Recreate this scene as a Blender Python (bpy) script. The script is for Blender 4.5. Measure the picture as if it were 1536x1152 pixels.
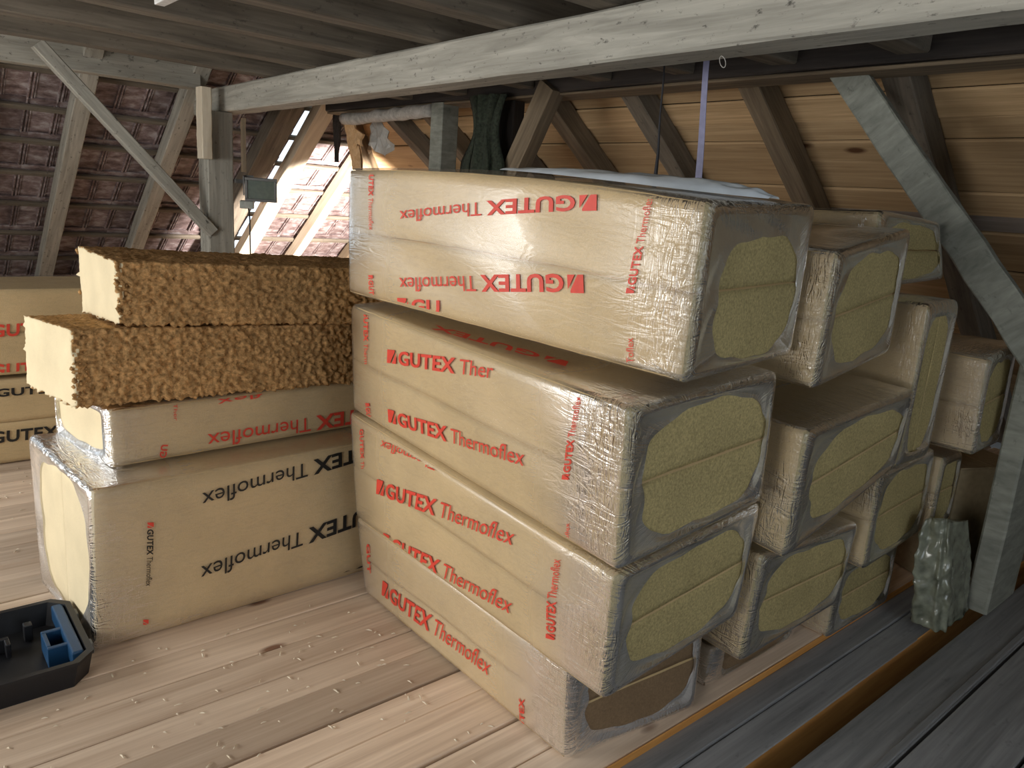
import bpy, bmesh, math, random
import numpy as np
from mathutils import Vector, Matrix, noise

for o in list(bpy.data.objects):
    bpy.data.objects.remove(o, do_unlink=True)
scene = bpy.context.scene
COL = scene.collection

# ------------------------------------------------------------------ camera
cam_data = bpy.data.cameras.new('camera')
cam_data.sensor_fit = 'HORIZONTAL'
cam_data.sensor_width = 36.0
cam_data.lens = 1140.0 / 1536.0 * 36.0
cam_data.clip_start = 0.05
cam = bpy.data.objects.new('camera', cam_data)
COL.objects.link(cam)
_r = (0.76389951, -0.64139381, 0.07121462)
_u = (0.09746907, 0.22375889, 0.9697586)
_b = (-0.63793207, -0.73385689, 0.23344536)
cam.matrix_world = Matrix(((_r[0], _u[0], _b[0], 0), (_r[1], _u[1], _b[1], 0), (_r[2], _u[2], _b[2], 1.546), (0, 0, 0, 1)))
scene.camera = cam

# ------------------------------------------------------------------ world, lights, exposure
world = bpy.data.worlds.new('world')
scene.world = world
world.use_nodes = True
wbg = world.node_tree.nodes['Background']
wbg.inputs[0].default_value = (0.80, 0.90, 1.0, 1)
wbg.inputs[1].default_value = 1.6

def area(name, loc, rot, sx, sy, power, col):
    d = bpy.data.lights.new(name, 'AREA')
    d.shape = 'RECTANGLE'; d.size = sx; d.size_y = sy; d.energy = power; d.color = col
    o = bpy.data.objects.new(name, d); COL.objects.link(o)
    o.location = loc; o.rotation_euler = rot
    return o
# daylight through the big window in the left wall, and a weaker fill light added behind the camera
area('daylight_left', (-2.5, 3.6, 1.35), (0, math.radians(-90), 0), 1.25, 2.3, 90, (1.0, 0.97, 0.92))
area('daylight_near', (-2.5, .25, 1.35), (0, math.radians(-90), 0), 1.25, 1.3, 50, (1.0, 0.97, 0.92))
area('fill_back', (0.9, -2.5, 1.5), (math.radians(90), 0, 0), 2.4, 1.3, 16, (0.84, 0.93, 1.0))
# work lamp burning in the far corner behind the stacks
pl = bpy.data.lights.new('work_lamp_light', 'SPOT'); pl.energy = 1500; pl.color = (1.0, 0.90, 0.82); pl.shadow_soft_size = 0.10
pl.spot_size = math.radians(72); pl.spot_blend = .35
plo = bpy.data.objects.new('work_lamp_light', pl); COL.objects.link(plo); plo.location = (3.78, 6.1, 0.75)
plo.rotation_euler = (Vector((4.12, 8.2, 1.12)) - Vector((3.78, 6.1, 0.75))).to_track_quat('-Z', 'Y').to_euler()

vs = scene.view_settings
vs.view_transform = 'Standard'; vs.look = 'None'; vs.gamma = 1.0; vs.use_curve_mapping = False
vs.exposure = 0.0

# ------------------------------------------------------------------ helpers
def rnd(seed):
    return random.Random(seed)

def tag(o, label=None, cat=None, group=None, kind=None):
    if label: o['label'] = label
    if cat: o['category'] = cat
    if group: o['group'] = group
    if kind: o['kind'] = kind
    return o

def obj(name, verts, faces, mat, parent=None, smooth=False, loc=None):
    me = bpy.data.meshes.new(name)
    me.from_pydata([tuple(v) for v in verts], [], faces)
    if mat is not None:
        for m in (mat if isinstance(mat, (list, tuple)) else [mat]):
            me.materials.append(m)
    if smooth:
        me.polygons.foreach_set('use_smooth', [True] * len(me.polygons))
    me.update()
    o = bpy.data.objects.new(name, me)
    COL.objects.link(o)
    if loc is not None: o.location = loc
    if parent is not None: o.parent = parent
    return o

def bm_obj(name, bm, mat, parent=None, smooth=False):
    me = bpy.data.meshes.new(name)
    bmesh.ops.recalc_face_normals(bm, faces=bm.faces[:])
    bm.to_mesh(me); bm.free()
    if mat is not None:
        for m in (mat if isinstance(mat, (list, tuple)) else [mat]):
            me.materials.append(m)
    if smooth:
        me.polygons.foreach_set('use_smooth', [True] * len(me.polygons))
    o = bpy.data.objects.new(name, me); COL.objects.link(o)
    if parent is not None: o.parent = parent
    return o

def empty(name, loc):
    o = bpy.data.objects.new(name, None); COL.objects.link(o)
    o.location = loc; o.empty_display_size = 0.1
    return o

def bx(bm, x0, x1, y0, y1, z0, z1, bev=0.0, mi=0):
    r = bmesh.ops.create_cube(bm, size=1.0)
    for v in r['verts']:
        v.co = Vector((x0 + (v.co.x + .5) * (x1 - x0), y0 + (v.co.y + .5) * (y1 - y0), z0 + (v.co.z + .5) * (z1 - z0)))
    fs = list({f for v in r['verts'] for f in v.link_faces})
    for f in fs: f.material_index = mi
    if bev > 0:
        es = list({e for v in r['verts'] for e in v.link_edges})
        rr = bmesh.ops.bevel(bm, geom=es, offset=bev, segments=2, affect='EDGES', profile=0.5)
        for f in rr['faces']: f.material_index = mi

def section_mesh(L, w, t, n, cham, jit, seed):
    """a timber of length L along x, w along y, t along z, with chamfered, slightly uneven edges"""
    R = rnd(seed)
    hw, ht, c = w / 2, t / 2, cham
    prof = [(hw, -ht + c), (hw, ht - c), (hw - c, ht), (-hw + c, ht), (-hw, ht - c), (-hw, -ht + c), (-hw + c, -ht), (hw - c, -ht)]
    vs_, fs_ = [], []
    for i in range(n + 1):
        x = L * i / n
        dy, dz = R.uniform(-jit, jit), R.uniform(-jit, jit)
        for (a, b) in prof:
            vs_.append((x, a + dy + R.uniform(-jit, jit) * .5, b + dz + R.uniform(-jit, jit) * .5))
    for i in range(n):
        for k in range(8):
            a = i * 8 + k; b = i * 8 + (k + 1) % 8
            fs_.append((a, b, b + 8, a + 8))
    fs_.append(tuple(range(7, -1, -1)))
    fs_.append(tuple(n * 8 + k for k in range(8)))
    return vs_, fs_

_bseed = [0]
def beam(name, p0, p1, w, t, mat, ref=(0, 0, 1), n=None, cham=.006, jit=.002, parent=None):
    """timber from p0 to p1; t is the size along ref, w across it"""
    p0, p1 = Vector(p0), Vector(p1)
    X = (p1 - p0); L = X.length; X.normalize()
    Z = Vector(ref); Z = (Z - X * Z.dot(X)).normalized()
    Y = Z.cross(X)
    _bseed[0] += 1
    if n is None: n = max(2, int(L / .25))
    v, f = section_mesh(L, w, t, n, cham, jit, _bseed[0])
    o = obj(name, v, f, mat, parent)
    o.matrix_world = Matrix(((X.x, Y.x, Z.x, p0.x), (X.y, Y.y, Z.y, p0.y), (X.z, Y.z, Z.z, p0.z), (0, 0, 0, 1)))
    return o

# ------------------------------------------------------------------ materials
def newmat(name):
    m = bpy.data.materials.new(name); m.use_nodes = True
    nt = m.node_tree
    for n in list(nt.nodes): nt.nodes.remove(n)
    out = nt.nodes.new('ShaderNodeOutputMaterial')
    return m, nt, out

class NB:
    def __init__(s, nt): s.nt = nt
    def n(s, typ, **kw):
        nd = s.nt.nodes.new(typ)
        for k, v in kw.items():
            if k == 'i':
                for kk, vv in v.items():
                    if hasattr(vv, 'is_linked') or isinstance(vv, bpy.types.NodeSocket): s.nt.links.new(vv, nd.inputs[kk])
                    else: nd.inputs[kk].default_value = vv
            else: setattr(nd, k, v)
        return nd
    def math(s, op, a, b=0.0, clamp=False):
        nd = s.nt.nodes.new('ShaderNodeMath'); nd.operation = op; nd.use_clamp = clamp
        for k, vv in ((0, a), (1, b)):
            if isinstance(vv, bpy.types.NodeSocket): s.nt.links.new(vv, nd.inputs[k])
            else: nd.inputs[k].default_value = vv
        return nd.outputs[0]
    def ramp(s, fac, stops, interp='LINEAR'):
        nd = s.nt.nodes.new('ShaderNodeValToRGB'); cr = nd.color_ramp; cr.interpolation = interp
        while len(cr.elements) > 1: cr.elements.remove(cr.elements[-1])
        cr.elements[0].position = stops[0][0]; cr.elements[0].color = (*stops[0][1], 1)
        for p, c in stops[1:]:
            e = cr.elements.new(p); e.color = (*c, 1)
        s.nt.links.new(fac, nd.inputs[0]); return nd.outputs[0]
    def mix(s, fac, a, b, typ='MIX'):
        nd = s.nt.nodes.new('ShaderNodeMixRGB'); nd.blend_type = typ
        for k, vv in ((0, fac), (1, a), (2, b)):
            if isinstance(vv, bpy.types.NodeSocket): s.nt.links.new(vv, nd.inputs[k])
            else: nd.inputs[k].default_value = vv if k == 0 else (*vv, 1)
        return nd.outputs[0]

def objcoord(b, scale, rand=True):
    tc = b.n('ShaderNodeTexCoord')
    src = tc.outputs['Object']
    if rand:
        oi = b.n('ShaderNodeObjectInfo')
        mul = b.n('ShaderNodeVectorMath', operation='SCALE', i={0: (37.0, 11.0, 23.0)})
        b.nt.links.new(oi.outputs['Random'], mul.inputs['Scale'])
        add = b.n('ShaderNodeVectorMath', operation='ADD', i={0: src, 1: mul.outputs[0]})
        src = add.outputs[0]
    mp = b.n('ShaderNodeMapping', i={'Vector': src, 'Scale': scale})
    return mp.outputs[0]

def wood(name, dark, light, knot=None, along=(1.2, 16, 16), rough=.75, bump=.35, spots=0.0, tint=0.0, kscale=2.6):
    m, nt, out = newmat(name); b = NB(nt)
    v = objcoord(b, along)
    n1 = b.n('ShaderNodeTexNoise', i={'Vector': v, 'Scale': 1.6, 'Detail': 6.0, 'Roughness': .62, 'Distortion': .6})
    v2 = objcoord(b, (along[0] * 2.5, along[1] * 5, along[2] * 5))
    n2 = b.n('ShaderNodeTexNoise', i={'Vector': v2, 'Scale': 1.5, 'Detail': 3.0})
    fac = b.math('ADD', b.math('MULTIPLY', n1.outputs[0], .75), b.math('MULTIPLY', n2.outputs[0], .25))
    col = b.ramp(fac, [(.30, dark), (.50, tuple((a + c) / 2 for a, c in zip(dark, light))), (.68, light)])
    if tint > 0:
        oi = b.n('ShaderNodeObjectInfo')
        fr = b.math('ADD', b.math('MULTIPLY', oi.outputs['Random'], 2 * tint), 1 - tint)
        cc = b.n('ShaderNodeCombineColor', i={0: fr, 1: fr, 2: fr})
        col = b.mix(1.0, col, cc.outputs[0], 'MULTIPLY')
    if knot is not None:
        v3 = objcoord(b, (kscale, kscale * 2.6, kscale * 2.6))
        vo = b.n('ShaderNodeTexVoronoi', i={'Vector': v3, 'Scale': 1.0})
        kf = b.ramp(vo.outputs[0], [(.06, (1, 1, 1)), (.13, (0, 0, 0))])
        col = b.mix(kf, col, knot)
    if spots > 0:
        v4 = objcoord(b, (14, 26, 26))
        n4 = b.n('ShaderNodeTexNoise', i={'Vector': v4, 'Scale': 1.3, 'Detail': 4.0, 'Roughness': .7})
        sf = b.ramp(n4.outputs[0], [(.60, (0, 0, 0)), (.70, (spots, spots, spots))])
        col = b.mix(sf, col, tuple(c * .35 for c in dark))
    bs = b.n('ShaderNodeBump', i={'Strength': bump, 'Distance': .006, 'Height': fac})
    p = b.n('ShaderNodeBsdfPrincipled', i={'Base Color': col, 'Roughness': rough, 'Normal': bs.outputs[0], 'Specular IOR Level': .25})
    nt.links.new(p.outputs[0], out.inputs[0])
    return m

def plain(name, c, rough=.6, metal=0.0, noise_amt=.12, nscale=40, bump=.1, spec=.4):
    m, nt, out = newmat(name); b = NB(nt)
    v = objcoord(b, (nscale,) * 3)
    n1 = b.n('ShaderNodeTexNoise', i={'Vector': v, 'Scale': 1.0, 'Detail': 4.0})
    col = b.ramp(n1.outputs[0], [(.3, tuple(x * (1 - noise_amt) for x in c)), (.7, tuple(min(1, x * (1 + noise_amt)) for x in c))])
    bs = b.n('ShaderNodeBump', i={'Strength': bump, 'Distance': .003, 'Height': n1.outputs[0]})
    p = b.n('ShaderNodeBsdfPrincipled', i={'Base Color': col, 'Roughness': rough, 'Metallic': metal, 'Normal': bs.outputs[0], 'Specular IOR Level': spec})
    nt.links.new(p.outputs[0], out.inputs[0])
    return m

def fibre(name, c, var=.16, scale=240, bump=.5, blot=.08):
    m, nt, out = newmat(name); b = NB(nt)
    v = objcoord(b, (scale,) * 3)
    n1 = b.n('ShaderNodeTexNoise', i={'Vector': v, 'Scale': 1.0, 'Detail': 5.0, 'Roughness': .7})
    v2 = objcoord(b, (5,) * 3)
    n2 = b.n('ShaderNodeTexNoise', i={'Vector': v2, 'Scale': 1.0, 'Detail': 4.0})
    col = b.ramp(n1.outputs[0], [(.3, tuple(x * (1 - var) for x in c)), (.7, tuple(min(1, x * (1 + var)) for x in c))])
    f2 = b.ramp(n2.outputs[0], [(.3, (1 - blot,) * 3), (.7, (1 + blot,) * 3)])
    col = b.mix(1.0, col, f2, 'MULTIPLY')
    bs = b.n('ShaderNodeBump', i={'Strength': bump, 'Distance': .004, 'Height': n1.outputs[0]})
    p = b.n('ShaderNodeBsdfPrincipled', i={'Base Color': col, 'Roughness': .95, 'Normal': bs.outputs[0], 'Specular IOR Level': .1})
    nt.links.new(p.outputs[0], out.inputs[0])
    return m

def film(name, base=.06, haze_amt=.5, hcol=(.62, .62, .58), wr=1.0, rough=.2):
    """thin packing film: mostly clear, milky where it is gathered (attribute haze), wrinkled"""
    m, nt, out = newmat(name); b = NB(nt)
    at = b.n('ShaderNodeAttribute', attribute_name='haze')
    uv = b.n('ShaderNodeUVMap', uv_map='UVMap')
    oi = b.n('ShaderNodeObjectInfo')
    sc_ = b.n('ShaderNodeVectorMath', operation='SCALE', i={0: (13.0, 7.0, 3.0)})
    nt.links.new(oi.outputs['Random'], sc_.inputs['Scale'])
    ad = b.n('ShaderNodeVectorMath', operation='ADD', i={0: uv.outputs[0], 1: sc_.outputs[0]})
    mp = b.n('ShaderNodeMapping', i={'Vector': ad.outputs[0], 'Rotation': (0, 0, .45), 'Scale': (9, 38, 1)})
    w1 = b.n('ShaderNodeTexNoise', i={'Vector': mp.outputs[0], 'Scale': 1.0, 'Detail': 3.0, 'Distortion': 1.2})
    mp2 = b.n('ShaderNodeMapping', i={'Vector': ad.outputs[0], 'Rotation': (0, 0, .25), 'Scale': (58, 11, 1)})
    w2 = b.n('ShaderNodeTexNoise', i={'Vector': mp2.outputs[0], 'Scale': 1.0, 'Detail': 2.0, 'Distortion': 1.6})
    aw = b.n('ShaderNodeAttribute', attribute_name='wrinkle')
    r1 = b.math('ABSOLUTE', b.math('SUBTRACT', w1.outputs[0], .5))
    r2 = b.math('ABSOLUTE', b.math('SUBTRACT', w2.outputs[0], .5))
    hgt = b.math('ADD', r1, b.math('MULTIPLY', b.math('MULTIPLY', r2, aw.outputs['Fac']), 1.6))
    st = b.math('ADD', b.math('MULTIPLY', aw.outputs['Fac'], .62 * wr), .05 * wr, True)
    bp = b.n('ShaderNodeBump', i={'Strength': st, 'Distance': .022, 'Height': hgt})
    ridge = b.ramp(r1, [(0.0, (1, 1, 1)), (.05, (0, 0, 0))])
    hz = b.math('ADD', b.math('MULTIPLY', at.outputs['Fac'], haze_amt), b.math('ADD', base, b.math('MULTIPLY', ridge, .06)), True)
    tr = b.n('ShaderNodeBsdfTransparent')
    df = b.n('ShaderNodeBsdfDiffuse', i={'Color': (*hcol, 1), 'Normal': bp.outputs[0]})
    tl = b.n('ShaderNodeBsdfTranslucent', i={'Color': (*hcol, 1)})
    dm = b.n('ShaderNodeMixShader', i={0: .3, 1: df.outputs[0], 2: tl.outputs[0]})
    mx = b.n('ShaderNodeMixShader', i={0: hz, 1: tr.outputs[0], 2: dm.outputs[0]})
    rg = b.math('SUBTRACT', rough + .08, b.math('MULTIPLY', aw.outputs['Fac'], .16), True)
    gl = b.n('ShaderNodeBsdfGlossy', i={'Color': (1, 1, 1, 1), 'Roughness': rg, 'Normal': bp.outputs[0]})
    fr = b.n('ShaderNodeFresnel', i={'IOR': 1.46, 'Normal': bp.outputs[0]})
    gf = b.math('MULTIPLY', fr.outputs[0], b.math('ADD', b.math('MULTIPLY', aw.outputs['Fac'], 2.6), .13), True)
    mg = b.n('ShaderNodeMixShader', i={0: gf, 1: mx.outputs[0], 2: gl.outputs[0]})
    nt.links.new(mg.outputs[0], out.inputs[0])
    return m

M = {}
M['grey'] = wood('weathered_grey_timber', (.26, .25, .215), (.55, .535, .47), spots=.9, along=(1.0, 12, 12), bump=.5)
M['greyd'] = wood('weathered_dark_timber', (.095, .082, .064), (.25, .215, .17), spots=.5, along=(1.0, 12, 12), bump=.5)
M['brown'] = wood('old_brown_timber', (.10, .075, .05), (.27, .21, .14), along=(1.0, 14, 14), bump=.45, tint=.12)
M['black'] = wood('sooty_timber', (.028, .024, .022), (.075, .062, .055), along=(1.0, 14, 14))
M['green'] = wood('grey_green_timber', (.17, .18, .155), (.36, .37, .32), along=(13, 3, 3), bump=.4, spots=.4)
M['boardw'] = wood('golden_brown_boards', (.36, .235, .12), (.62, .44, .25), knot=(.10, .045, .02), along=(.8, 22, 22), tint=.18, kscale=1.7, bump=.2)
M['boardg'] = wood('greyed_boards', (.20, .17, .15), (.36, .31, .27), along=(1.0, 11, 11))
M['plank'] = wood('new_floor_planks', (.52, .385, .28), (.86, .71, .56), knot=(.25, .14, .09), along=(.5, 13, 13), tint=.26, kscale=2.3, bump=.15, rough=.6)
M['oldfl'] = wood('old_grey_floorboards', (.155, .16, .167), (.35, .357, .368), along=(.8, 14, 14), tint=.10, spots=.25, rough=.6)
M['orange'] = wood('unweathered_orange_wood', (.56, .24, .06), (.80, .42, .13), along=(1, 12, 12))
M['pale'] = wood('new_pale_timber', (.60, .51, .38), (.86, .78, .63), along=(1, 12, 12), knot=(.35, .2, .1), kscale=1.5, bump=.15)
M['log'] = wood('bleached_pole', (.30, .28, .25), (.62, .60, .56), along=(1.5, 14, 14), bump=.6)
M['fib'] = fibre('wood_fibre_insulation', (.63, .475, .26), var=.10)
M['fibe'] = fibre('wood_fibre_cut_end', (.47, .385, .185), var=.36, scale=150, bump=.8)
M['pale_end'] = fibre('wood_fibre_smooth_lit_end', (.75, .65, .44), var=.05, bump=.2)  # cream partly the smooth cut, partly bright light painted into the ends
M['rawb'] = fibre('torn_wood_fibre_shade_brown', (.46, .275, .12), var=.65, scale=75, bump=1.0, blot=.15)  # brown partly the torn face, partly shade painted into the sides
M['shadeb'] = fibre('fibre_shade_brown', (.23, .155, .09), var=.2, scale=150)  # browner copy of the fibre, shade painted into the low packs
M['film'] = film('clear_packing_film')
M['filmg'] = film('gathered_packing_film', base=.06, haze_amt=.6, hcol=(.60, .585, .53), wr=1.0)
M['filmw'] = film('milky_packing_film', base=.10, haze_amt=.6, hcol=(.66, .66, .67), wr=1.1)
M['filmd'] = film('crumpled_film', base=.45, haze_amt=.3, hcol=(.42, .45, .38), wr=1.3)
M['skysheen'] = plain('film_sky_sheen', (.80, .88, .96), rough=.2, noise_amt=.05, nscale=30, bump=.4, spec=.6)  # blue-white colour stands in for sky reflected on the top film
M['red'] = plain('red_print', (.70, .065, .04), rough=.5, noise_amt=.08)
M['ink'] = plain('black_print', (.018, .017, .016), rough=.5)
M['tile'] = None
M['dark'] = plain('dark_void', (.02, .018, .015), rough=.9)
M['plaster'] = plain('plaster', (.55, .52, .47), rough=.9)
M['case'] = plain('black_plastic', (.012, .013, .016), rough=.42, noise_amt=.2, nscale=300)
M['caseb'] = plain('blue_plastic', (.012, .055, .13), rough=.38, noise_amt=.15, nscale=300)
M['metal'] = plain('grey_painted_metal', (.16, .165, .165), rough=.45, metal=.3)
M['metald'] = plain('dark_painted_metal', (.035, .037, .04), rough=.4)
M['glass'] = plain('lamp_glass', (.12, .16, .14), rough=.12, spec=.7, bump=0)
M['boxp'] = plain('pale_junction_box', (.42, .45, .42), rough=.5)
M['strap'] = plain('violet_grey_strap', (.27, .27, .42), rough=.5)
M['cord'] = plain('black_cord', (.03, .03, .035), rough=.6)
M['rag'] = plain('dark_green_rag', (.028, .036, .024), rough=.95, nscale=60, bump=.8, noise_amt=.5)
M['card'] = plain('brown_cardboard', (.30, .235, .14), rough=.85)
M['sheet'] = plain('grey_plastic_sheet', (.45, .44, .41), rough=.35, bump=.3)
M['splint'] = wood('splintered_orange_wood', (.60, .34, .15), (.85, .60, .35), along=(3, 14, 14))
M['wframe'] = plain('white_window_frame', (.75, .75, .73), rough=.4)
def _tile():
    m, nt, out = newmat('clay_tile'); b = NB(nt)
    v = objcoord(b, (9, 9, 9))
    n1 = b.n('ShaderNodeTexNoise', i={'Vector': v, 'Scale': 1.0, 'Detail': 5.0, 'Roughness': .65})
    col = b.ramp(n1.outputs[0], [(.32, (.10, .068, .066)), (.5, (.25, .19, .19)), (.68, (.46, .43, .44))])
    oi = b.n('ShaderNodeObjectInfo')
    fr = b.math('ADD', b.math('MULTIPLY', oi.outputs['Random'], .5), .75)
    cc = b.n('ShaderNodeCombineColor', i={0: fr, 1: fr, 2: fr})
    col = b.mix(1.0, col, cc.outputs[0], 'MULTIPLY')
    bs = b.n('ShaderNodeBump', i={'Strength': .3, 'Distance': .004, 'Height': n1.outputs[0]})
    p = b.n('ShaderNodeBsdfPrincipled', i={'Base Color': col, 'Roughness': .55, 'Normal': bs.outputs[0]})
    nt.links.new(p.outputs[0], out.inputs[0]); return m
M['tile'] = _tile()
def _pane():
    m, nt, out = newmat('window_glass'); b = NB(nt)
    tr = b.n('ShaderNodeBsdfTransparent'); gl = b.n('ShaderNodeBsdfGlossy', i={'Roughness': .02})
    fr = b.n('ShaderNodeFresnel', i={'IOR': 1.45})
    mx = b.n('ShaderNodeMixShader', i={0: fr.outputs[0], 1: tr.outputs[0], 2: gl.outputs[0]})
    nt.links.new(mx.outputs[0], out.inputs[0]); return m
M['pane'] = _pane()

# ================================================================== STRUCTURE
# x: along the floor planks (away to the right), y: along the purlins (away to the left), z: up
X0, Y0 = -2.6, -2.6
# ---- floor
bm = bmesh.new(); bx(bm, X0, 6.6, Y0, 10.0, -.34, -.24)
floor = bm_obj('floor', bm, M['dark']); tag(floor, 'dark sub-floor under the attic planks', 'floor', kind='structure')
R = rnd(5)
def plank(x0, x1, y0, y1, ztop, th, mat, name='plank', parent=floor):
    n = max(3, int((x1 - x0) / .4))
    v, f = section_mesh(x1 - x0, y1 - y0, th, n, .003, .0012, R.randint(0, 99999))
    return obj(name, v, f, mat, parent, loc=(x0, (y0 + y1) / 2, ztop - th / 2 + R.uniform(-.0015, .0015)))
seams = [1.172, 1.325, 1.478, 1.655, 1.782, 1.942, 2.072, 2.232, 2.392, 2.556]
gaps = {1: .007, 2: .013, 4: .012}
y = seams[-1]
while y < 9.7:
    y += R.uniform(.145, .165); seams.append(y)
for i in range(len(seams) - 1):
    g0 = gaps.get(i, .003) / 2; g1 = gaps.get(i + 1, .003) / 2
    far = seams[i] > 3.2
    if far and R.random() < .8:
        xm = R.uniform(0.2, 3.5)
        plank(X0, xm - .002, seams[i] + g0, seams[i + 1] - g1, 0, .028, M['plank'])
        plank(xm + .002, 6.4, seams[i] + g0, seams[i + 1] - g1, 0, .028, M['plank'])
    else:
        plank(X0, 6.4, seams[i] + g0, seams[i + 1] - g1, 0, .028, M['plank'])
# the two sunken beams beside the new planks (their sides still orange)
for (a, b_, z) in ((1.072, 1.166, -.022), (.956, 1.069, -.03)):
    o = plank(X0, 6.3, a, b_, z, .18, [M['oldfl'], M['orange']], name='floor_beam')
    for p in o.data.polygons:
        if p.normal.y < -.7 and a < 1.0: p.material_index = 1
# old grey boards on the near side of the gap
ys = [.857, .682, .672, .452, .44, .21, .20, -.03, -.04, -.27, -.28, -.52, -.53, -.78, -.79, -1.05, -1.06, -1.4, -1.41, -1.8, -1.81, -2.2, -2.21, -2.58]
for i in range(0, len(ys), 2):
    plank(X0, 6.3, ys[i + 1], ys[i], 0, .035, M['oldfl'])
plank(X0, 6.3, .688, .712, .006, .02, M['oldfl'], name='floor_moulding')
plank(X0, 6.3, 1.1655, 1.1715, .002, .03, M['orange'], name='plank_edge')

# ---- right roof slope: boards on rafters
SR = .78; NR = Vector((SR, 0, 1)).normalized(); DR = Vector((1, 0, -SR)).normalized()
def rpt(x, y, off=0.0):
    return Vector((x, y, 2.2 - SR * (x - 3.6))) + NR * off
def hip_y(x): return 6.77 + 1.04 * (x - 3.6)
roofr = empty('roof_boarding', (0, 0, 0)); tag(roofr, 'slope of golden brown boards nailed across the rafters', 'roof', kind='structure')
xs_ = [2.55, 2.68, 2.80, 2.92, 3.06, 3.19, 3.32, 3.44, 3.555, 3.655, 3.77, 3.905, 4.02, 4.14, 4.315, 4.455, 4.56, 4.70, 4.83, 4.98, 5.12, 5.26, 5.42, 5.56, 5.72, 5.88, 6.05, 6.22, 6.4]
for i in range(len(xs_) - 1):
    a, b_ = xs_[i], xs_[i + 1]
    mx_ = (a + b_) / 2
    wdt = (b_ - a) * math.sqrt(1 + SR * SR) - .002; jo = .155 + (.006 if i % 2 else -.006)
    p0 = rpt(mx_, Y0, jo); p1 = rpt(mx_, hip_y(mx_) + .25, jo)
    o = beam('board', p0, p1, wdt, .022, M['boardg'] if i == 15 else M['boardw'], ref=NR, n=8, cham=.007, jit=.0012)
    o.parent = roofr
bm = bmesh.new(); bx(bm, -.3, 6.2, Y0, 9.5, -.004, .004); bm.transform(Matrix.Translation(rpt(2.4, 0, .20)) @ Matrix.Rotation(math.atan(SR), 4, 'Y'))
o = bm_obj('seam_light_block', bm, M['dark'], roofr)  # unseen dark sheet added to keep sky light out of the seams
for v in o.data.vertices: v.co.y = min(v.co.y, hip_y(v.co.x) + .3)
ry = [-1.35, -.6, .15, .92, 1.70, 2.45, 3.27, 4.03, 4.78, 5.5, 6.1]
rl = ['rafter of the boarded slope beside the hip corner', 'rafter of the boarded slope above the whole stack']
for i, yy in enumerate(ry):
    x_lo = 6.35; x_hi = 3.2 if yy < 6 else 3.3
    o = beam('rafter', rpt(x_hi, yy, .07), rpt(x_lo, yy, .07), .13, .14, M['brown'] if i % 2 else M['greyd'], ref=NR, n=14, jit=.004)
    tag(o, 'old dark rafter carrying the golden brown roof boards', 'rafter', 'rafters of the boarded slope', 'structure')
o = beam('hip_rafter', (3.3, 6.46, 2.50), (6.35, 9.63, .12), .13, .16, M['brown'], n=14)
tag(o, 'diagonal rafter in the corner where tiles meet boards', 'rafter', None, 'structure')

# ---- far roof slope: clay tiles on battens
SH = .75; NH = Vector((0, SH, 1)).normalized()
def hpt(x, y, off=0.0):
    return Vector((x, y, 2.25 - SH * (y - 6.7))) + NH * off
roofh = empty('roof_tiling', (0, 0, 0)); tag(roofh, 'far roof slope of bare clay tiles on battens', 'roof', kind='structure')
def adopt(o, par):
    o.parent = par
def hipx(y): return 3.6 + (y - 6.77) / 1.04
rows = [5.85, 6.19, 6.53, 6.88, 7.22, 7.55, 7.90, 8.27, 8.66, 9.03, 9.40, 9.72]
# slit open to the sky beside the dark rafter
SLIT0, SLIT1 = 3.303, 3.392
tb = bmesh.new()
TW, TL = .205, 1.0
bx(tb, 0, TW + .003, 0, TL, -.014, 0)
bx(tb, TW - .044, TW - .030, .12, TL - .10, 0, .022, .004)
bx(tb, TW - .016, TW - .002, .12, TL - .10, 0, .018, .004)
bx(tb, .006, TW - .052, .11, .14, 0, .024, .006)
bx(tb, .006, .016, .14, TL - .12, 0, .010, .003)
tme = bpy.data.meshes.new('tile'); bmesh.ops.recalc_face_normals(tb, faces=tb.faces[:]); tb.to_mesh(tme); tb.free(); tme.materials.append(M['tile'])
Dn = Vector((0, 1, -SH)).normalized()
R = rnd(11)
for ri, yr in enumerate(rows):
    xe = hipx(yr) + .15
    o = beam('batten', hpt(X0, yr, .165), hpt(xe, yr, .165), .05, .032, M['greyd'], ref=NH, n=10, jit=.003); adopt(o, roofh)
    if ri == len(rows) - 1: continue
    # tile hooked on this batten, lower end lapping over the next row's head
    ylow = rows[ri + 1] + .075
    ln = (ylow - yr + .06) * math.sqrt(1 + SH * SH)
    up = -Dn; yv = (up + NH * (-.05)).normalized(); xv = Vector((1, 0, 0)); zv = xv.cross(yv)
    x = -.3 + (ri % 2) * .015
    while x < xe + .2:
        if x < SLIT1 and x + TW > SLIT0: x = SLIT1 + .002
        t = bpy.data.objects.new('tile', tme); COL.objects.link(t)
        p = hpt(x, ylow, .218 + R.uniform(-.002, .002))
        t.matrix_world = Matrix(((xv.x, yv.x * ln, zv.x, p.x), (xv.y, yv.y * ln, zv.y, p.y), (xv.z, yv.z * ln, zv.z, p.z), (0, 0, 0, 1)))
        adopt(t, roofh)
        x += TW
        if x < SLIT0 < x + TW: 
            # cut tile up to the slit
            t2 = bpy.data.objects.new('tile', tme); COL.objects.link(t2); q = hpt(x, ylow, .218); k = (SLIT0 - x) / TW
            t2.matrix_world = Matrix(((xv.x * k, yv.x * ln, zv.x, q.x), (xv.y * k, yv.y * ln, zv.y, q.y), (xv.z * k, yv.z * ln, zv.z, q.z), (0, 0, 0, 1)))
            adopt(t2, roofh); x = SLIT1 + .002
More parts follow.
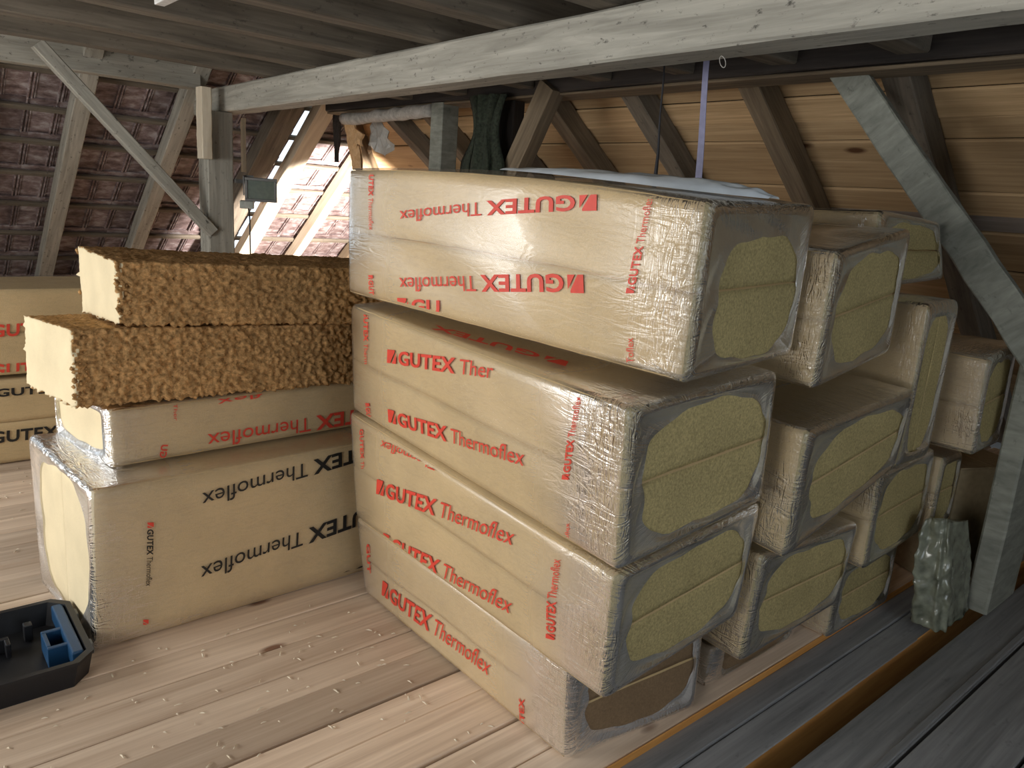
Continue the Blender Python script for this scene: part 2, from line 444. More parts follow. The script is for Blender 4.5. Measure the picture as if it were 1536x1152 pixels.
for (xx, w, d, mt, lab) in ((.70, .12, .14, 'grey', 'grey rafter at the outer end of the tiled slope'),
        (1.44, .13, .14, 'grey', 'grey rafter crossed by the top of the slanting brace, tiles behind'),
        (2.21, .13, .14, 'grey', 'grey-brown rafter crossed low by the slanting brace, tiles behind'),
        (3.06, .20, .16, 'greyd', 'broad dark brown rafter with a bright slit along its edge'),
        (3.388, .17, .12, 'pale', 'pale new rafter edging the brightly lit tiles beside the bright slit'),
        (4.02, .10, .14, 'pale', 'pale new rafter in the middle of the brightly lit tiles'),
        (4.75, .10, .14, 'brown', 'brown rafter low in the corner beyond the lit tiles')):
    y1 = 9.6; yt = max(6.15, hip_y(xx) - .1)
    o = beam('rafter', hpt(xx, yt, d / 2), hpt(xx, y1, d / 2), w, d, M[mt], ref=NH, n=14, jit=.003)
    tag(o, lab, 'rafter', None, 'structure')

# ---- purlins, joists, deck
o = beam('purlin', (2.043, Y0, 2.142), (2.318, 6.85, 2.142), .165, .182, M['grey'], n=36, cham=.010, jit=.003)
tag(o, 'long pale grey purlin crossing above the stacks', 'beam', None, 'structure')
o = beam('purlin', (3.41, Y0, 2.30), (3.41, 6.6, 2.30), .225, .19, M['black'], n=30, cham=.008, jit=.003)
tag(o, 'sooty black purlin under the rafters behind the pale one', 'beam', None, 'structure')
o = beam('underside_plate', (3.415, Y0, 2.195), (3.415, 6.6, 2.195), .205, .016, M['brown'], n=20); tag(o, 'lighter brown underside of the black purlin, added as a thin plate', 'trim', None, 'structure')  # added plate that gives the black purlin its lighter underside
jy = [-2.2, -1.55, -.9, -.3, .32, .93, 1.50, 2.07, 2.635, 3.195, 3.845, 4.545, 5.22]
for yy in jy:
    o = beam('ceiling_joist', (X0, yy, 2.33), (3.29, yy, 2.33), .13, .19, M['greyd'], n=16, jit=.004)
    tag(o, 'old dark ceiling joist lying across the pale purlin', 'joist', 'ceiling joists over the purlin', 'structure')
o = beam('ceiling_joist', (X0, 6.66, 2.355), (2.2, 6.66, 2.355), .17, .24, M['grey'], n=16, jit=.004)
tag(o, 'grey edge joist above the tiled slope', 'joist', None, 'structure')
ceiling = empty('ceiling', (0, 0, 0)); tag(ceiling, 'dark boarded ceiling over the joists', 'ceiling', kind='structure')
xx = X0; R = rnd(3)
while xx < 3.5:
    w = R.uniform(.17, .24)
    o = beam('ceiling_board', (xx + w / 2, Y0, 2.44), (xx + w / 2, 6.9, 2.44), w - .005, .025, M['greyd'], n=6, cham=.003); adopt(o, ceiling)
    xx += w
# ---- outer walls behind and beside the camera
bm = bmesh.new()
wy0, wy1, wz0, wz1 = 2.35, 4.85, .65, 2.05
vy0, vy1 = -.45, .95
bx(bm, X0 - .2, X0, Y0, vy0, -.2, 2.6); bx(bm, X0 - .2, X0, vy1, wy0, -.2, 2.6); bx(bm, X0 - .2, X0, vy0, vy1, -.2, wz0); bx(bm, X0 - .2, X0, vy0, vy1, wz1, 2.6); bx(bm, X0 - .2, X0, wy1, 10, -.2, 2.6)
bx(bm, X0 - .2, X0, wy0, wy1, -.2, wz0); bx(bm, X0 - .2, X0, wy0, wy1, wz1, 2.6)
o = bm_obj('wall_left', bm, M['plaster']); tag(o, 'plastered wall with the big window', 'wall', kind='structure')
def window(name, horiz, c0, c1, fixed, lab):
    root = empty(name, (fixed, c0, wz0) if horiz == 'y' else (c0, fixed, wz0)); tag(root, lab, 'window', kind='structure')
    def part(nm, a0, a1, z0, z1, th, mat):
        bm = bmesh.new()
        if horiz == 'y': bx(bm, -th / 2, th / 2, a0 - c0, a1 - c0, z0 - wz0, z1 - wz0)
        else: bx(bm, a0 - c0, a1 - c0, -th / 2, th / 2, z0 - wz0, z1 - wz0)
        return bm_obj(nm, bm, mat, root)
    part('window_frame', c0, c0 + .06, wz0, wz1, .08, M['wframe']); part('window_frame', c1 - .06, c1, wz0, wz1, .08, M['wframe'])
    part('window_frame', c0 + .06, c1 - .06, wz0, wz0 + .06, .08, M['wframe']); part('window_frame', c0 + .06, c1 - .06, wz1 - .06, wz1, .08, M['wframe'])
    mid = (c0 + c1) / 2
    part('window_bar', mid - .03, mid + .03, wz0 + .06, wz1 - .06, .06, M['wframe'])
    part('pane', c0 + .06, mid - .03, wz0 + .06, wz1 - .06, .006, M['pane']); part('pane', mid + .03, c1 - .06, wz0 + .06, wz1 - .06, .006, M['pane'])
window('window_1', 'y', wy0, wy1, X0 - .1, 'large window in the plastered side wall')
window('window_3', 'y', vy0, vy1, X0 - .1, 'smaller window in the plastered side wall')
bm = bmesh.new()
bx0, bx1 = -.4, 2.2
bx(bm, X0, bx0, Y0 - .2, Y0, -.2, 2.6); bx(bm, bx1, 7, Y0 - .2, Y0, -.2, 2.6)
bx(bm, bx0, bx1, Y0 - .2, Y0, -.2, wz0); bx(bm, bx0, bx1, Y0 - .2, Y0, wz1, 2.6)
o = bm_obj('wall_back', bm, M['plaster']); tag(o, 'plastered wall behind the viewer', 'wall', kind='structure')
window('fill_window', 'x', bx0, bx1, Y0 - .1, 'added fill-light window in the wall behind the viewer')  # added with its light to fill the pack ends facing this way

# ---- posts and braces
def post(name, x0, x1, y0, y1, z0, z1, mat, lab, cat='post', kind='structure'):
    o = beam(name, ((x0 + x1) / 2, (y0 + y1) / 2, z0), ((x0 + x1) / 2, (y0 + y1) / 2, z1), y1 - y0, x1 - x0, M[mat], ref=(1, 0, 0), n=12, jit=.002, cham=.008)
    tag(o, lab, cat, None, kind); return o
post('post', 2.10, 2.30, 6.15, 6.36, .003, 2.05, 'grey', 'grey-brown post under the far end of the pale purlin')
post('timber_block', 2.02, 2.10, 6.03, 6.15, 1.69, 2.20, 'pale', 'pale new timber block fixed across the end of the purlin', 'timber')
post('timber_strip', 2.45, 2.48, 6.35, 6.40, 1.62, 2.04, 'pale', 'thin pale upright strip beside the grey-brown post', 'timber')
o = beam('brace', (1.02, 6.17, 2.33), (2.13, 6.17, 1.14), .10, .085, M['grey'], ref=(1, 0, 1), n=8); tag(o, 'slanting grey brace from post up to the edge joist', 'brace', None, 'structure')
post('post', 3.455, 3.80, .848, .935, .003, 2.2, 'green', 'grey-green grained post standing on the old floorboards')
o = beam('brace', (3.44, 1.86, 2.235), (3.44, .80, 1.03), .135, .055, M['green'], ref=(1, 0, 0), n=16, jit=.003)
tag(o, 'rough grey-green brace slanting from black purlin to post', 'brace', None, 'structure')
post('post', 3.30, 3.45, 4.78, 4.93, .003, 2.2, 'green', 'slim grey-green post behind the wrapped stack')
post('post', 3.36, 3.46, 4.05, 4.22, .003, 2.2, 'black', 'black post hidden under the hanging rag')
o = beam('brace', (3.30, 3.62, 2.24), (3.30, 4.10, 1.45), .14, .11, M['brown'], ref=(1, 0, 0), n=8); tag(o, 'short brown brace leaning beside the hanging rag', 'brace', None, 'structure')

# ================================================================== INSULATION PACKS
PACKS = {
 'P1': [[1.25, 2.327, 1.202], [1.239, 2.325, 1.612], [1.8, 2.387, 1.212], [1.794, 2.378, 1.616], [1.381, 1.0, 1.173], [1.377, 0.99, 1.578], [1.936, 1.058, 1.189], [1.929, 1.05, 1.592]],
 'P2': [[1.304, 2.371, 0.771], [1.281, 2.365, 1.161], [1.878, 2.356, 0.797], [1.858, 2.349, 1.187], [1.262, 1.034, 0.727], [1.24, 1.032, 1.13], [1.844, 1.024, 0.789], [1.816, 1.018, 1.163]],
 'P3': [[1.344, 2.404, 0.334], [1.312, 2.414, 0.758], [1.944, 2.42, 0.385], [1.923, 2.409, 0.772], [1.34, 1.093, 0.317], [1.318, 1.078, 0.684], [1.944, 1.104, 0.361], [1.941, 1.077, 0.746]],
 'P4': [[1.39, 2.4, 0.004], [1.36, 2.43, 0.325], [1.95, 2.38, 0.004], [1.95, 2.41, 0.345], [1.395, 1.252, 0.004], [1.385, 1.262, 0.31], [1.915, 1.18, 0.004], [1.945, 1.21, 0.345]],
 'Q1': [[1.901, 2.35, 1.115], [1.883, 2.334, 1.509], [2.484, 2.406, 1.152], [2.464, 2.399, 1.546], [1.991, 1.01, 1.092], [1.973, 0.994, 1.477], [2.574, 1.066, 1.146], [2.554, 1.059, 1.552]],
 'Q2': [[1.998, 2.336, 0.65], [1.985, 2.322, 1.019], [2.741, 2.363, 0.71], [2.706, 2.333, 1.078], [1.958, 0.996, 0.589], [1.945, 0.982, 0.988], [2.701, 1.023, 0.74], [2.666, 0.993, 1.028]],
 'Q3': [[2.005, 2.447, 0.203], [2.015, 2.433, 0.572], [2.62, 2.439, 0.202], [2.624, 2.415, 0.571], [2.005, 1.107, 0.171], [2.015, 1.093, 0.548], [2.62, 1.099, 0.198], [2.624, 1.075, 0.524]],
 'T1': [[2.736, 2.578, 1.33], [2.732, 2.586, 1.576], [3.314, 2.575, 1.33], [3.31, 2.583, 1.584], [2.729, 1.239, 1.33], [2.725, 1.246, 1.608], [3.337, 1.22, 1.365], [3.276, 1.257, 1.587]],
 'T2': [[2.81, 2.466, 0.713], [2.808, 2.465, 1.31], [3.055, 2.46, 0.714], [3.053, 2.46, 1.311], [2.776, 1.046, 0.712], [2.772, 1.045, 1.305], [3.021, 1.04, 0.713], [3.021, 1.039, 1.315]],
 'T3': [[3.275, 2.303, 0.687], [3.254, 2.309, 1.105], [3.6, 2.316, 0.692], [3.596, 2.322, 1.11], [3.255, 0.963, 0.703], [3.234, 0.969, 1.091], [3.58, 0.976, 0.701], [3.576, 0.982, 1.137]],
 'T4': [[2.668, 2.392, 0.327], [2.666, 2.394, 0.703], [3.246, 2.431, 0.325], [3.245, 2.432, 0.701], [2.668, 1.052, 0.334], [2.666, 1.054, 0.705], [3.246, 1.091, 0.327], [3.245, 1.092, 0.699]],
 'L4': [[0.458, 2.523, 0.004], [0.472, 2.5, 0.575], [0.4, 3.11, 0.004], [0.397, 3.12, 0.6], [1.8, 2.55, 0.004], [1.81, 2.63, 0.55], [1.77, 3.11, 0.004], [1.77, 3.11, 0.56]],
 'L3': [[0.56, 2.631, 0.59], [0.56, 2.635, 0.795], [0.485, 3.147, 0.576], [0.486, 3.148, 0.773], [1.893, 2.808, 0.555], [1.897, 2.811, 0.764], [1.825, 3.322, 0.549], [1.829, 3.325, 0.758]],
 'L2': [[0.461, 2.587, 0.826], [0.464, 2.597, 1.07], [0.398, 3.06, 0.798], [0.409, 3.064, 1.043], [1.796, 2.738, 0.767], [1.804, 2.744, 1.01], [1.743, 3.209, 0.758], [1.751, 3.215, 1.001]],
 'L1': [[0.608, 2.631, 1.071], [0.606, 2.633, 1.274], [0.598, 3.111, 1.042], [0.598, 3.122, 1.278], [1.952, 2.646, 1.019], [1.958, 2.647, 1.239], [1.946, 3.13, 1.016], [1.952, 3.132, 1.236]],
 'Q4': [[2.02, 2.4, 0.004], [2.02, 2.4, 0.155], [2.6, 2.4, 0.004], [2.6, 2.4, 0.155], [2.02, 1.22, 0.004], [2.02, 1.22, 0.155], [2.6, 1.22, 0.004], [2.6, 1.22, 0.155]],
 'T6': [[2.68, 2.4, 0.004], [2.68, 2.4, 0.295], [3.2, 2.4, 0.004], [3.2, 2.4, 0.295], [2.68, 1.14, 0.004], [2.68, 1.14, 0.295], [3.2, 1.14, 0.004], [3.2, 1.14, 0.295]],
 'T5': [[3.29, 2.3, 0.33], [3.29, 2.3, 0.655], [3.5, 2.3, 0.33], [3.5, 2.3, 0.655], [3.29, 1.07, 0.33], [3.29, 1.07, 0.655], [3.5, 1.07, 0.33], [3.5, 1.07, 0.655]],
 'B1': [[0.12, 4.6, 0.475], [0.12, 4.6, 0.93], [0.12, 5.17, 0.475], [0.12, 5.17, 0.93], [1.47, 4.6, 0.475], [1.47, 4.6, 0.93], [1.47, 5.17, 0.475], [1.47, 5.17, 0.93]],
 'B2': [[0.1, 4.58, 0.004], [0.1, 4.58, 0.46], [0.1, 5.15, 0.004], [0.1, 5.15, 0.46], [1.45, 4.58, 0.004], [1.45, 4.58, 0.46], [1.45, 5.15, 0.004], [1.45, 5.15, 0.46]],
}
PRINTS = [
 ('P1', 'f', '*GUTEX Thermoflex', 'r', 0.775, 0.94, 0.2205, 0.7001, 0.7786, 0.8519),
 ('P1', 'f', '*GUTEX Thermoflex', 'r', 0.7663, 0.486, 0.2216, 0.2223, 0.7705, 0.3802),
 ('P1', 'f', '*GU', 'r', 0.2143, -0.0289, 0.3675, 0.0308, 0.2132, 0.0706),
 ('P1', 'f', 'GUTEX Thermoflex', 'r', 0.095, 0.9941, 0.1026, 0.5395, 0.1132, 0.9934),
 ('P1', 'f', '*GUTEX', 'r', 0.099, 0.1913, 0.1028, -0.0329, 0.1179, 0.1992),
 ('P1', 'f', '*GUTEX Thermoflex', 'r', 0.8805, 0.4423, 0.8932, 0.9755, 0.8637, 0.4326),
 ('P1', 'f', '|EX Toflex', 'r', 0.8982, -0.0477, 0.8875, 0.1922, 0.8826, -0.0596),
 ('P2', 'f', 'oflex', 'r', 0.3587, 1.0651, 0.2133, 1.0334, 0.3557, 0.9696),
 ('P2', 't', '*GUTEX', 'r', 0.7416, 0.2309, 0.3397, 0.1102, 0.7643, 0.1638),
 ('P2', 'f', '*GUTEX Ther', 'r', 0.2072, 0.6244, 0.6339, 0.8574, 0.208, 0.7389),
 ('P2', 'f', '*GUTEX Thermoflex', 'r', 0.2072, 0.1037, 0.7452, 0.3684, 0.2079, 0.2234),
 ('P2', 'f', '*GUTEX Thermoflex', 'r', 0.8689, 0.4238, 0.8872, 0.9623, 0.8515, 0.406),
 ('P2', 'f', 'moflex', 'r', 0.8767, -0.004, 0.8769, 0.149, 0.8662, -0.0204),
 ('P2', 'f', 'GUTEX Therm', 'r', 0.0838, 0.9895, 0.0892, 0.5183, 0.1059, 1.0026),
 ('P2', 'f', '*GUT', 'r', 0.0848, 0.1525, 0.0905, -0.0045, 0.1076, 0.1744),
 ('P3', 'f', 'Thermoflex', 'r', 0.431, 1.0309, 0.1816, 0.9242, 0.4201, 0.941),
 ('P3', 'f', '*GUTEX Thermoflex', 'r', 0.145, 0.401, 0.7139, 0.756, 0.1547, 0.5487),
 ('P3', 'f', '*GUTEX Thermoflex', 'r', 0.1531, -0.0988, 0.7126, 0.1788, 0.1695, 0.063),
 ('P3', 'f', '*GUTEX Thermoflex', 'r', 0.8555, 0.2211, 0.8561, 0.8732, 0.8299, 0.1903),
 ('P3', 'f', 'GUTEX Th', 'r', 0.0653, 0.8977, 0.0643, 0.5355, 0.0852, 0.9207),
 ('P4', 'f', '*GUTEX Thermoflex', 'r', 0.1365, 0.1937, 0.7025, 0.2859, 0.1598, 0.4228),
 ('P4', 'f', '*GUTEX', 'r', 0.8447, -0.2302, 0.8503, 0.3413, 0.8257, -0.2553),
 ('P4', 'f', 'GUT', 'r', 0.0659, 0.7348, 0.053, 0.3378, 0.0891, 0.7683),
 ('L4', 'f', '*GUTEX Thermoflex', 'k', 0.9006, 1.0015, 0.2604, 0.8646, 0.8995, 0.8957),
 ('L4', 'f', '*GUTEX Thermoflex', 'k', 0.871, 0.5227, 0.256, 0.3833, 0.8699, 0.4072),
 ('L4', 'f', '*GUTEX', 'k', 0.8299, 0.0581, 0.521, 0.0281, 0.8289, -0.0458),
 ('L4', 'f', '|GUTEX Thermoflex', 'k', 0.1248, 0.7096, 0.1201, 0.3468, 0.1395, 0.7011),
 ('L4', 'f', '*', 'r', 0.1252, 0.7524, 0.1249, 0.7182, 0.1399, 0.7442),
 ('L4', 'f', '*', 'r', 0.1133, 0.1282, 0.113, 0.0941, 0.1262, 0.1184),
 ('L3', 'f', '*GUTEX Thermoflex', 'r', 0.9139, 0.3915, 0.2458, 0.3564, 0.9164, 0.0913),
 ('L3', 'f', 'flex', 'r', 0.4077, 1.0259, 0.2767, 0.9505, 0.4076, 0.8891),
 ('L3', 'f', 'GU', 'r', 0.1196, 0.0651, 0.1243, 0.2953, 0.1368, 0.0442),
 ('L3', 'f', 'Ther', 'r', 0.16, 0.9699, 0.1586, 0.6827, 0.1703, 0.9619),
 ('B1', 'f', '*GUTEX Thermoflex', 'r', 0.2055, 0.4588, 0.7536, 0.4963, 0.2092, 0.6003),
 ('B1', 'f', '*GUTEX Thermoflex', 'r', 0.1939, 0.0137, 0.7468, 0.0137, 0.1974, 0.1504),
 ('B2', 'f', '*GUTEX Thermoflex', 'k', 0.187, 0.2716, 0.7468, 0.2612, 0.1907, 0.4121),
 ('B2', 'f', '*GUTEX Thermoflex', 'k', 0.2178, 0.8154, 0.7674, 0.7964, 0.2202, 0.9073),
]


BOW = [0.0]
def trilin(G, p):
    G = np.asarray(G, float).reshape(2, 2, 2, 3)
    l, d, h = p[:, 0:1], p[:, 1:2], p[:, 2:3]
    out = np.array([[0, 0, BOW[0]]]) * 4 * l * (1 - l) * h
    for i, wl in ((0, 1 - l), (1, l)):
        for j, wd in ((0, 1 - d), (1, d)):
            for k, wh in ((0, 1 - h), (1, h)):
                out = out + wl * wd * wh * G[i, j, k]
    return out

def dims(G):
    G = np.asarray(G, float).reshape(2, 2, 2, 3)
    return (np.linalg.norm((G[1] - G[0]).mean((0, 1))), np.linalg.norm((G[:, 1] - G[:, 0]).mean((0, 1))), np.linalg.norm((G[:, :, 1] - G[:, :, 0]).mean((0, 1))))

def wob(a, b, s):
    return (np.sin(7.1 * a + 5.3 * b + s) * np.sin(4.3 * b - 6.1 * a + 2.1 * s) + .5 * np.sin(15 * a + 11 * b + 3 * s))
BUL, WOB = .008, .003
def front_out(a, b, s):
    env = np.clip(1 - (2 * b - 1) ** 2, 0, 1) * np.clip(1 - (2 * a - 1) ** 6, 0, 1)
    return env * (BUL + WOB * wob(a, b, s))

def film_mesh(name, G, seed, mat, parent, base, hole=(.78, .78), rc=.022, re=.020, hc=(.04, -.01), filmstrong=False):
    L, D, H = dims(G); R = rnd(seed)
    # perimeter: front (d=0) going up, top, back down, bottom
    per = []  # (d,h,side,frac)
    nf, ntp, nc = 18, 14, 4
    def corner(cd, ch, a0):
        for k in range(1, nc):
            a = a0 + math.pi / 2 * k / nc
            per.append((cd + rc * math.cos(a), ch + rc * math.sin(a), -1, 0.0))
    for k in range(nf + 1): per.append((0, rc + (H - 2 * rc) * k / nf, 0, (rc + (H - 2 * rc) * k / nf) / H))
    for k in range(1, nc):
        a = math.pi - math.pi / 2 * k / nc; per.append((rc + rc * math.cos(a), H - rc + rc * math.sin(a), -1, 0))
    for k in range(ntp + 1): per.append((rc + (D - 2 * rc) * k / ntp, H, 1, (rc + (D - 2 * rc) * k / ntp) / D))
    for k in range(1, nc):
        a = math.pi / 2 - math.pi / 2 * k / nc; per.append((D - rc + rc * math.cos(a), H - rc + rc * math.sin(a), -1, 0))
    for k in range(nf + 1): per.append((D, H - rc - (H - 2 * rc) * k / nf, 2, 1 - (rc + (H - 2 * rc) * k / nf) / H))
    for k in range(1, nc):
        a = -math.pi / 2 * k / nc; per.append((D - rc + rc * math.cos(a), rc + rc * math.sin(a), -1, 0))
    for k in range(ntp + 1): per.append((D - rc - (D - 2 * rc) * k / ntp, 0, 3, 1 - (rc + (D - 2 * rc) * k / ntp) / D))
    for k in range(1, nc):
        a = -math.pi / 2 - math.pi / 2 * k / nc; per.append((rc + rc * math.cos(a), rc + rc * math.sin(a), -1, 0))
    per = np.array(per); N = len(per)
    cum = np.concatenate([[0], np.cumsum(np.hypot(*(per[1:, :2] - per[:-1, :2]).T))])
    rings, hz, us = [], [], []
    def sleeve(l):
        a = l / L
        dd, hh = per[:, 0].copy(), per[:, 1].copy()
        fr = per[:, 3]; sd = per[:, 2]
        m = sd == 0; dd[m] -= front_out(np.full(m.sum(), a), fr[m], seed)
        m = sd == 1; hh[m] += front_out(np.full(m.sum(), a), fr[m], seed + 3) * .8
        m = sd == 2; dd[m] += front_out(np.full(m.sum(), a), fr[m], seed + 5)
        m = sd == 3; hh[m] -= front_out(np.full(m.sum(), a), fr[m], seed + 7) * .3
        return dd, hh
    th = np.arctan2((per[:, 1] - H / 2) / H, (per[:, 0] - D / 2) / D)
    ph = R.uniform(0, 6); 
    def holecurve(sg):
        wv = 1 + .025 * np.sin(5 * th + ph + sg) + .02 * np.sin(11 * th + 2 * ph) + .004 * np.sin(23 * th + ph)
        e = 3.0
        rr = (np.abs(np.cos(th)) ** e + np.abs(np.sin(th)) ** e) ** (-1 / e)
        return D / 2 + hc[0] * D + hole[0] * D / 2 * rr * np.cos(th) * wv, H / 2 + hc[1] * H + hole[1] * H / 2 * rr * np.sin(th) * wv
    def cap(sg):
        """rings from the sleeve end inwards to the hole; sg=1 for l=L"""
        res = []
        base_l = L - re if sg > 0 else re
        d0, h0 = sleeve(base_l)
        for k in range(1, 5):
            a = math.pi / 2 * k / 4
            ins = re * (1 - math.cos(a))
            f = 1 - 2 * ins / min(D, H)
            res.append((base_l + sg * re * math.sin(a), D / 2 + (d0 - D / 2) * f, H / 2 + (h0 - H / 2) * f, .10 + .12 * k))
        d1, h1 = res[-1][1], res[-1][2]
        hd, hh = holecurve(sg)
        for k in range(1, 8):
            s = k / 7
            bump = .004 * np.sin(9 * th + 5 * s + ph) * s * (1 - s) * 3
            inset = -.010 * math.sin(s * math.pi * .5)
            res.append((base_l + sg * (re + inset) + sg * bump, d1 + (hd - d1) * s, h1 + (hh - h1) * s, .62 + .33 * s))
        return res
    first = cap(-1)[::-1]; last = cap(1)
    nl = 44
    for (l, dd, hh, q) in first: rings.append(np.stack([l + 0 * dd, dd, hh], -1)); hz.append(q); us.append(float(np.mean(l)))
    for k in range(nl + 1):
        l = re + (L - 2 * re) * k / nl
        dd, hh = sleeve(l); rings.append(np.stack([l + 0 * dd, dd, hh], -1)); us.append(l)
        e = min(l, L - l); hz.append(.34 * math.exp(-e / .13))
    for (l, dd, hh, q) in last: rings.append(np.stack([l + 0 * dd, dd, hh], -1)); hz.append(q); us.append(float(np.mean(l)))
    # uv along end caps continues inward
    V = np.concatenate(rings); Pn = V / np.array([L, D, H])
    W = trilin(G, Pn) - np.array(base)
    F = []
    nr = len(rings)
    for r in range(nr - 1):
        for k in range(N):
            k2 = (k + 1) % N
            F.append((r * N + k, r * N + k2, (r + 1) * N + k2, (r + 1) * N + k))
    o = obj(name, W, F, mat, parent, smooth=True)
    me = o.data
    at = me.attributes.new('haze', 'FLOAT', 'POINT')
    at.data.foreach_set('value', np.repeat(np.array(hz, float), N))
    wv_ = []
    for r in range(nr):
        e = min(us[r], L - us[r])
        wv_.append(.32 if hz[r] > .6 else max(.0, (.75 if us[r] > L / 2 or filmstrong else .30) * math.exp(-(max(0, e - .02) / .16) ** 2)))
    pn = np.array([.45 + .9 * max(0, noise.noise(Vector((c * 5 + seed * 3, seed, 0))) + .25) for c in cum])
    aw = me.attributes.new('wrinkle', 'FLOAT', 'POINT')
    aw.data.foreach_set('value', np.clip(np.array(wv_)[:, None] * pn[None, :], 0, 1).ravel())
    uvl = me.uv_layers.new(name='UVMap')
    ulen = np.zeros(nr)
    for r in range(1, nr): ulen[r] = ulen[r - 1] + max(.004, float(np.mean(np.linalg.norm(rings[r] - rings[r - 1], axis=1))))
    idx = np.empty(len(me.loops), np.int32); me.loops.foreach_get('vertex_index', idx)
    UV = np.stack([ulen[idx // N], cum[idx % N]], -1)
    uvl.data.foreach_set('uv', UV.ravel())
    return o

def board_mesh(name, G, lo, hi, mat, parent, base, seed, r=.005, jit=.0008, n=(26, 12, 8), wrapseed=None):
    """rounded board filling the metric box lo..hi inside the pack frame G"""
    L, D, H = dims(G); R = rnd(seed)
    bm = bmesh.new(); bmesh.ops.create_cube(bm, size=1.0)
    for ax in range(3):
        es = [e for e in bm.edges if abs((e.verts[0].co - e.verts[1].co)[ax]) > .5 * (1.0 / 1) and all(abs((e.verts[0].co - e.verts[1].co)[q]) < 1e-4 for q in range(3) if q != ax)]
        bmesh.ops.subdivide_edges(bm, edges=es, cuts=n[ax], use_grid_fill=True)
    lo, hi = np.array(lo), np.array(hi); c = (lo + hi) / 2; hf = (hi - lo) / 2
    P = np.array([v.co[:] for v in bm.verts]) * 2 * hf
    inner = np.clip(P, -(hf - r), hf - r); dv = P - inner; ln = np.linalg.norm(dv, axis=1, keepdims=True)
    P = inner + dv / np.maximum(ln, 1e-9) * np.minimum(ln, r)
    P = P + np.array([[R.uniform(-jit, jit) for _ in range(3)] for _ in range(len(P))]) + c
    if wrapseed is not None: P[:, 1] -= front_out(np.clip(P[:, 0] / L, 0, 1), np.clip(P[:, 2] / H, 0, 1), wrapseed) * np.clip(1 - P[:, 1] / D * 3, 0, 1)
    W = trilin(G, P / np.array([L, D, H])) - np.array(base)
    for v, w in zip(bm.verts, W): v.co = w
    for f in bm.faces:
        f.smooth = True
    me = bpy.data.meshes.new(name)
    bmesh.ops.recalc_face_normals(bm, faces=bm.faces[:])
    bm.to_mesh(me); bm.free()
    for m in (mat if isinstance(mat, (list, tuple)) else [mat]): me.materials.append(m)
    o = bpy.data.objects.new(name, me); COL.objects.link(o); o.parent = parent
    return o

# ---- lettering
_tc = {}
def text_mesh(s, bold):
    k = (s, bold)
    if k in _tc: return _tc[k]
    cu = bpy.data.curves.new('t', 'FONT'); cu.body = s; cu.size = 1.0; cu.resolution_u = 3
    if bold: cu.offset = .03; cu.space_character = 1.06
    ob = bpy.data.objects.new('t', cu); COL.objects.link(ob)
    dg = bpy.context.evaluated_depsgraph_get(); dg.update()
    me = ob.evaluated_get(dg).to_mesh()
    V = np.array([v.co[:2] for v in me.vertices]); F = [tuple(p.vertices) for p in me.polygons]
    ob.evaluated_get(dg).to_mesh_clear()
    bpy.data.objects.remove(ob, do_unlink=True); bpy.data.curves.remove(cu)
    _tc[k] = (V, F); return _tc[k]
CAPH = .73
def layout(s):
    """'*' logo, then bold GUTEX and plain rest; returns verts (cap height 1) and faces"""
    Vs, Fs, x = [], [], 0.0
    def put(V, F):
        b = sum(len(v) for v in Vs); Vs.append(V); Fs.extend([tuple(i + b for i in f) for f in F])
    if s.startswith('*'):
        s = s[1:]
        put(np.array([(0, 0), (.30, 0), (.72, .86), (.72, 1), (0, 1)]), [(0, 1, 2, 3, 4)])
        put(np.array([(.46, 0), (.86, 0), (.86, .82)]), [(0, 1, 2)])
        x = 1.08
    s = s.lstrip('|')
    words = s.split(' ') if s else []
    for w in words:
        bold = w.isupper()
        V, F = text_mesh(w, bold)
        V = V / CAPH
        wd = V[:, 0].max(); xm = V[:, 0].min()
        sx = 1.06 if bold else .90
        put(np.stack([(V[:, 0] - xm) * sx + x, V[:, 1]], -1), F)
        x += (wd - xm) * sx + .34
    W = x - .34 if words else .86
    return np.concatenate(Vs), Fs, W

def clip_poly(V, F, ax, val, keep_greater):
    bm = bmesh.new()
    vs_ = [bm.verts.new((p[0], p[1], 0)) for p in V]
    for f in F:
        try: bm.faces.new([vs_[i] for i in f])
        except ValueError: pass
    no = [0, 0, 0]; no[ax] = 1; co = [0, 0, 0]; co[ax] = val
    bmesh.ops.bisect_plane(bm, geom=bm.verts[:] + bm.edges[:] + bm.faces[:], plane_co=co, plane_no=no, clear_inner=keep_greater, clear_outer=not keep_greater)
    bm.verts.ensure_lookup_table(); bm.verts.index_update()
    V2 = np.array([v.co[:2] for v in bm.verts]) if len(bm.verts) else np.zeros((0, 2))
    F2 = [tuple(v.index for v in f.verts) for f in bm.faces]
    bm.free(); return V2, F2

def add_prints(key, G, seed, parent, base):
    L, D, H = dims(G)
    for (k, face, s, c, u0, v0, u1, v1, uc, vc) in PRINTS:
        if k != key: continue
        V, F, W = layout(s)
        o0, ex, ey = np.array([u0, v0]), (np.array([u1, v1]) - np.array([u0, v0])) / W, np.array([uc, vc]) - np.array([u0, v0])
        UV = o0 + V[:, 0:1] * ex + V[:, 1:2] * ey
        for ax, val, g in ((0, .012, True), (0, .988, False), (1, .045, True), (1, .955, False)):
            if len(UV): UV, F = clip_poly(UV, F, ax, val, g)
        if not len(F): continue
        a, b = UV[:, 0], UV[:, 1]
        if face == 'f': P = np.stack([a, -(front_out(a, b, seed) + .0022) / D, b], -1)
        else: P = np.stack([a, b, 1 + (front_out(a, b, seed + 3) * .8 + .0022) / H], -1)
        Wd = trilin(G, P) - np.array(base)
        obj('print', Wd, F, M['red'] if c == 'r' else M['ink'], parent)

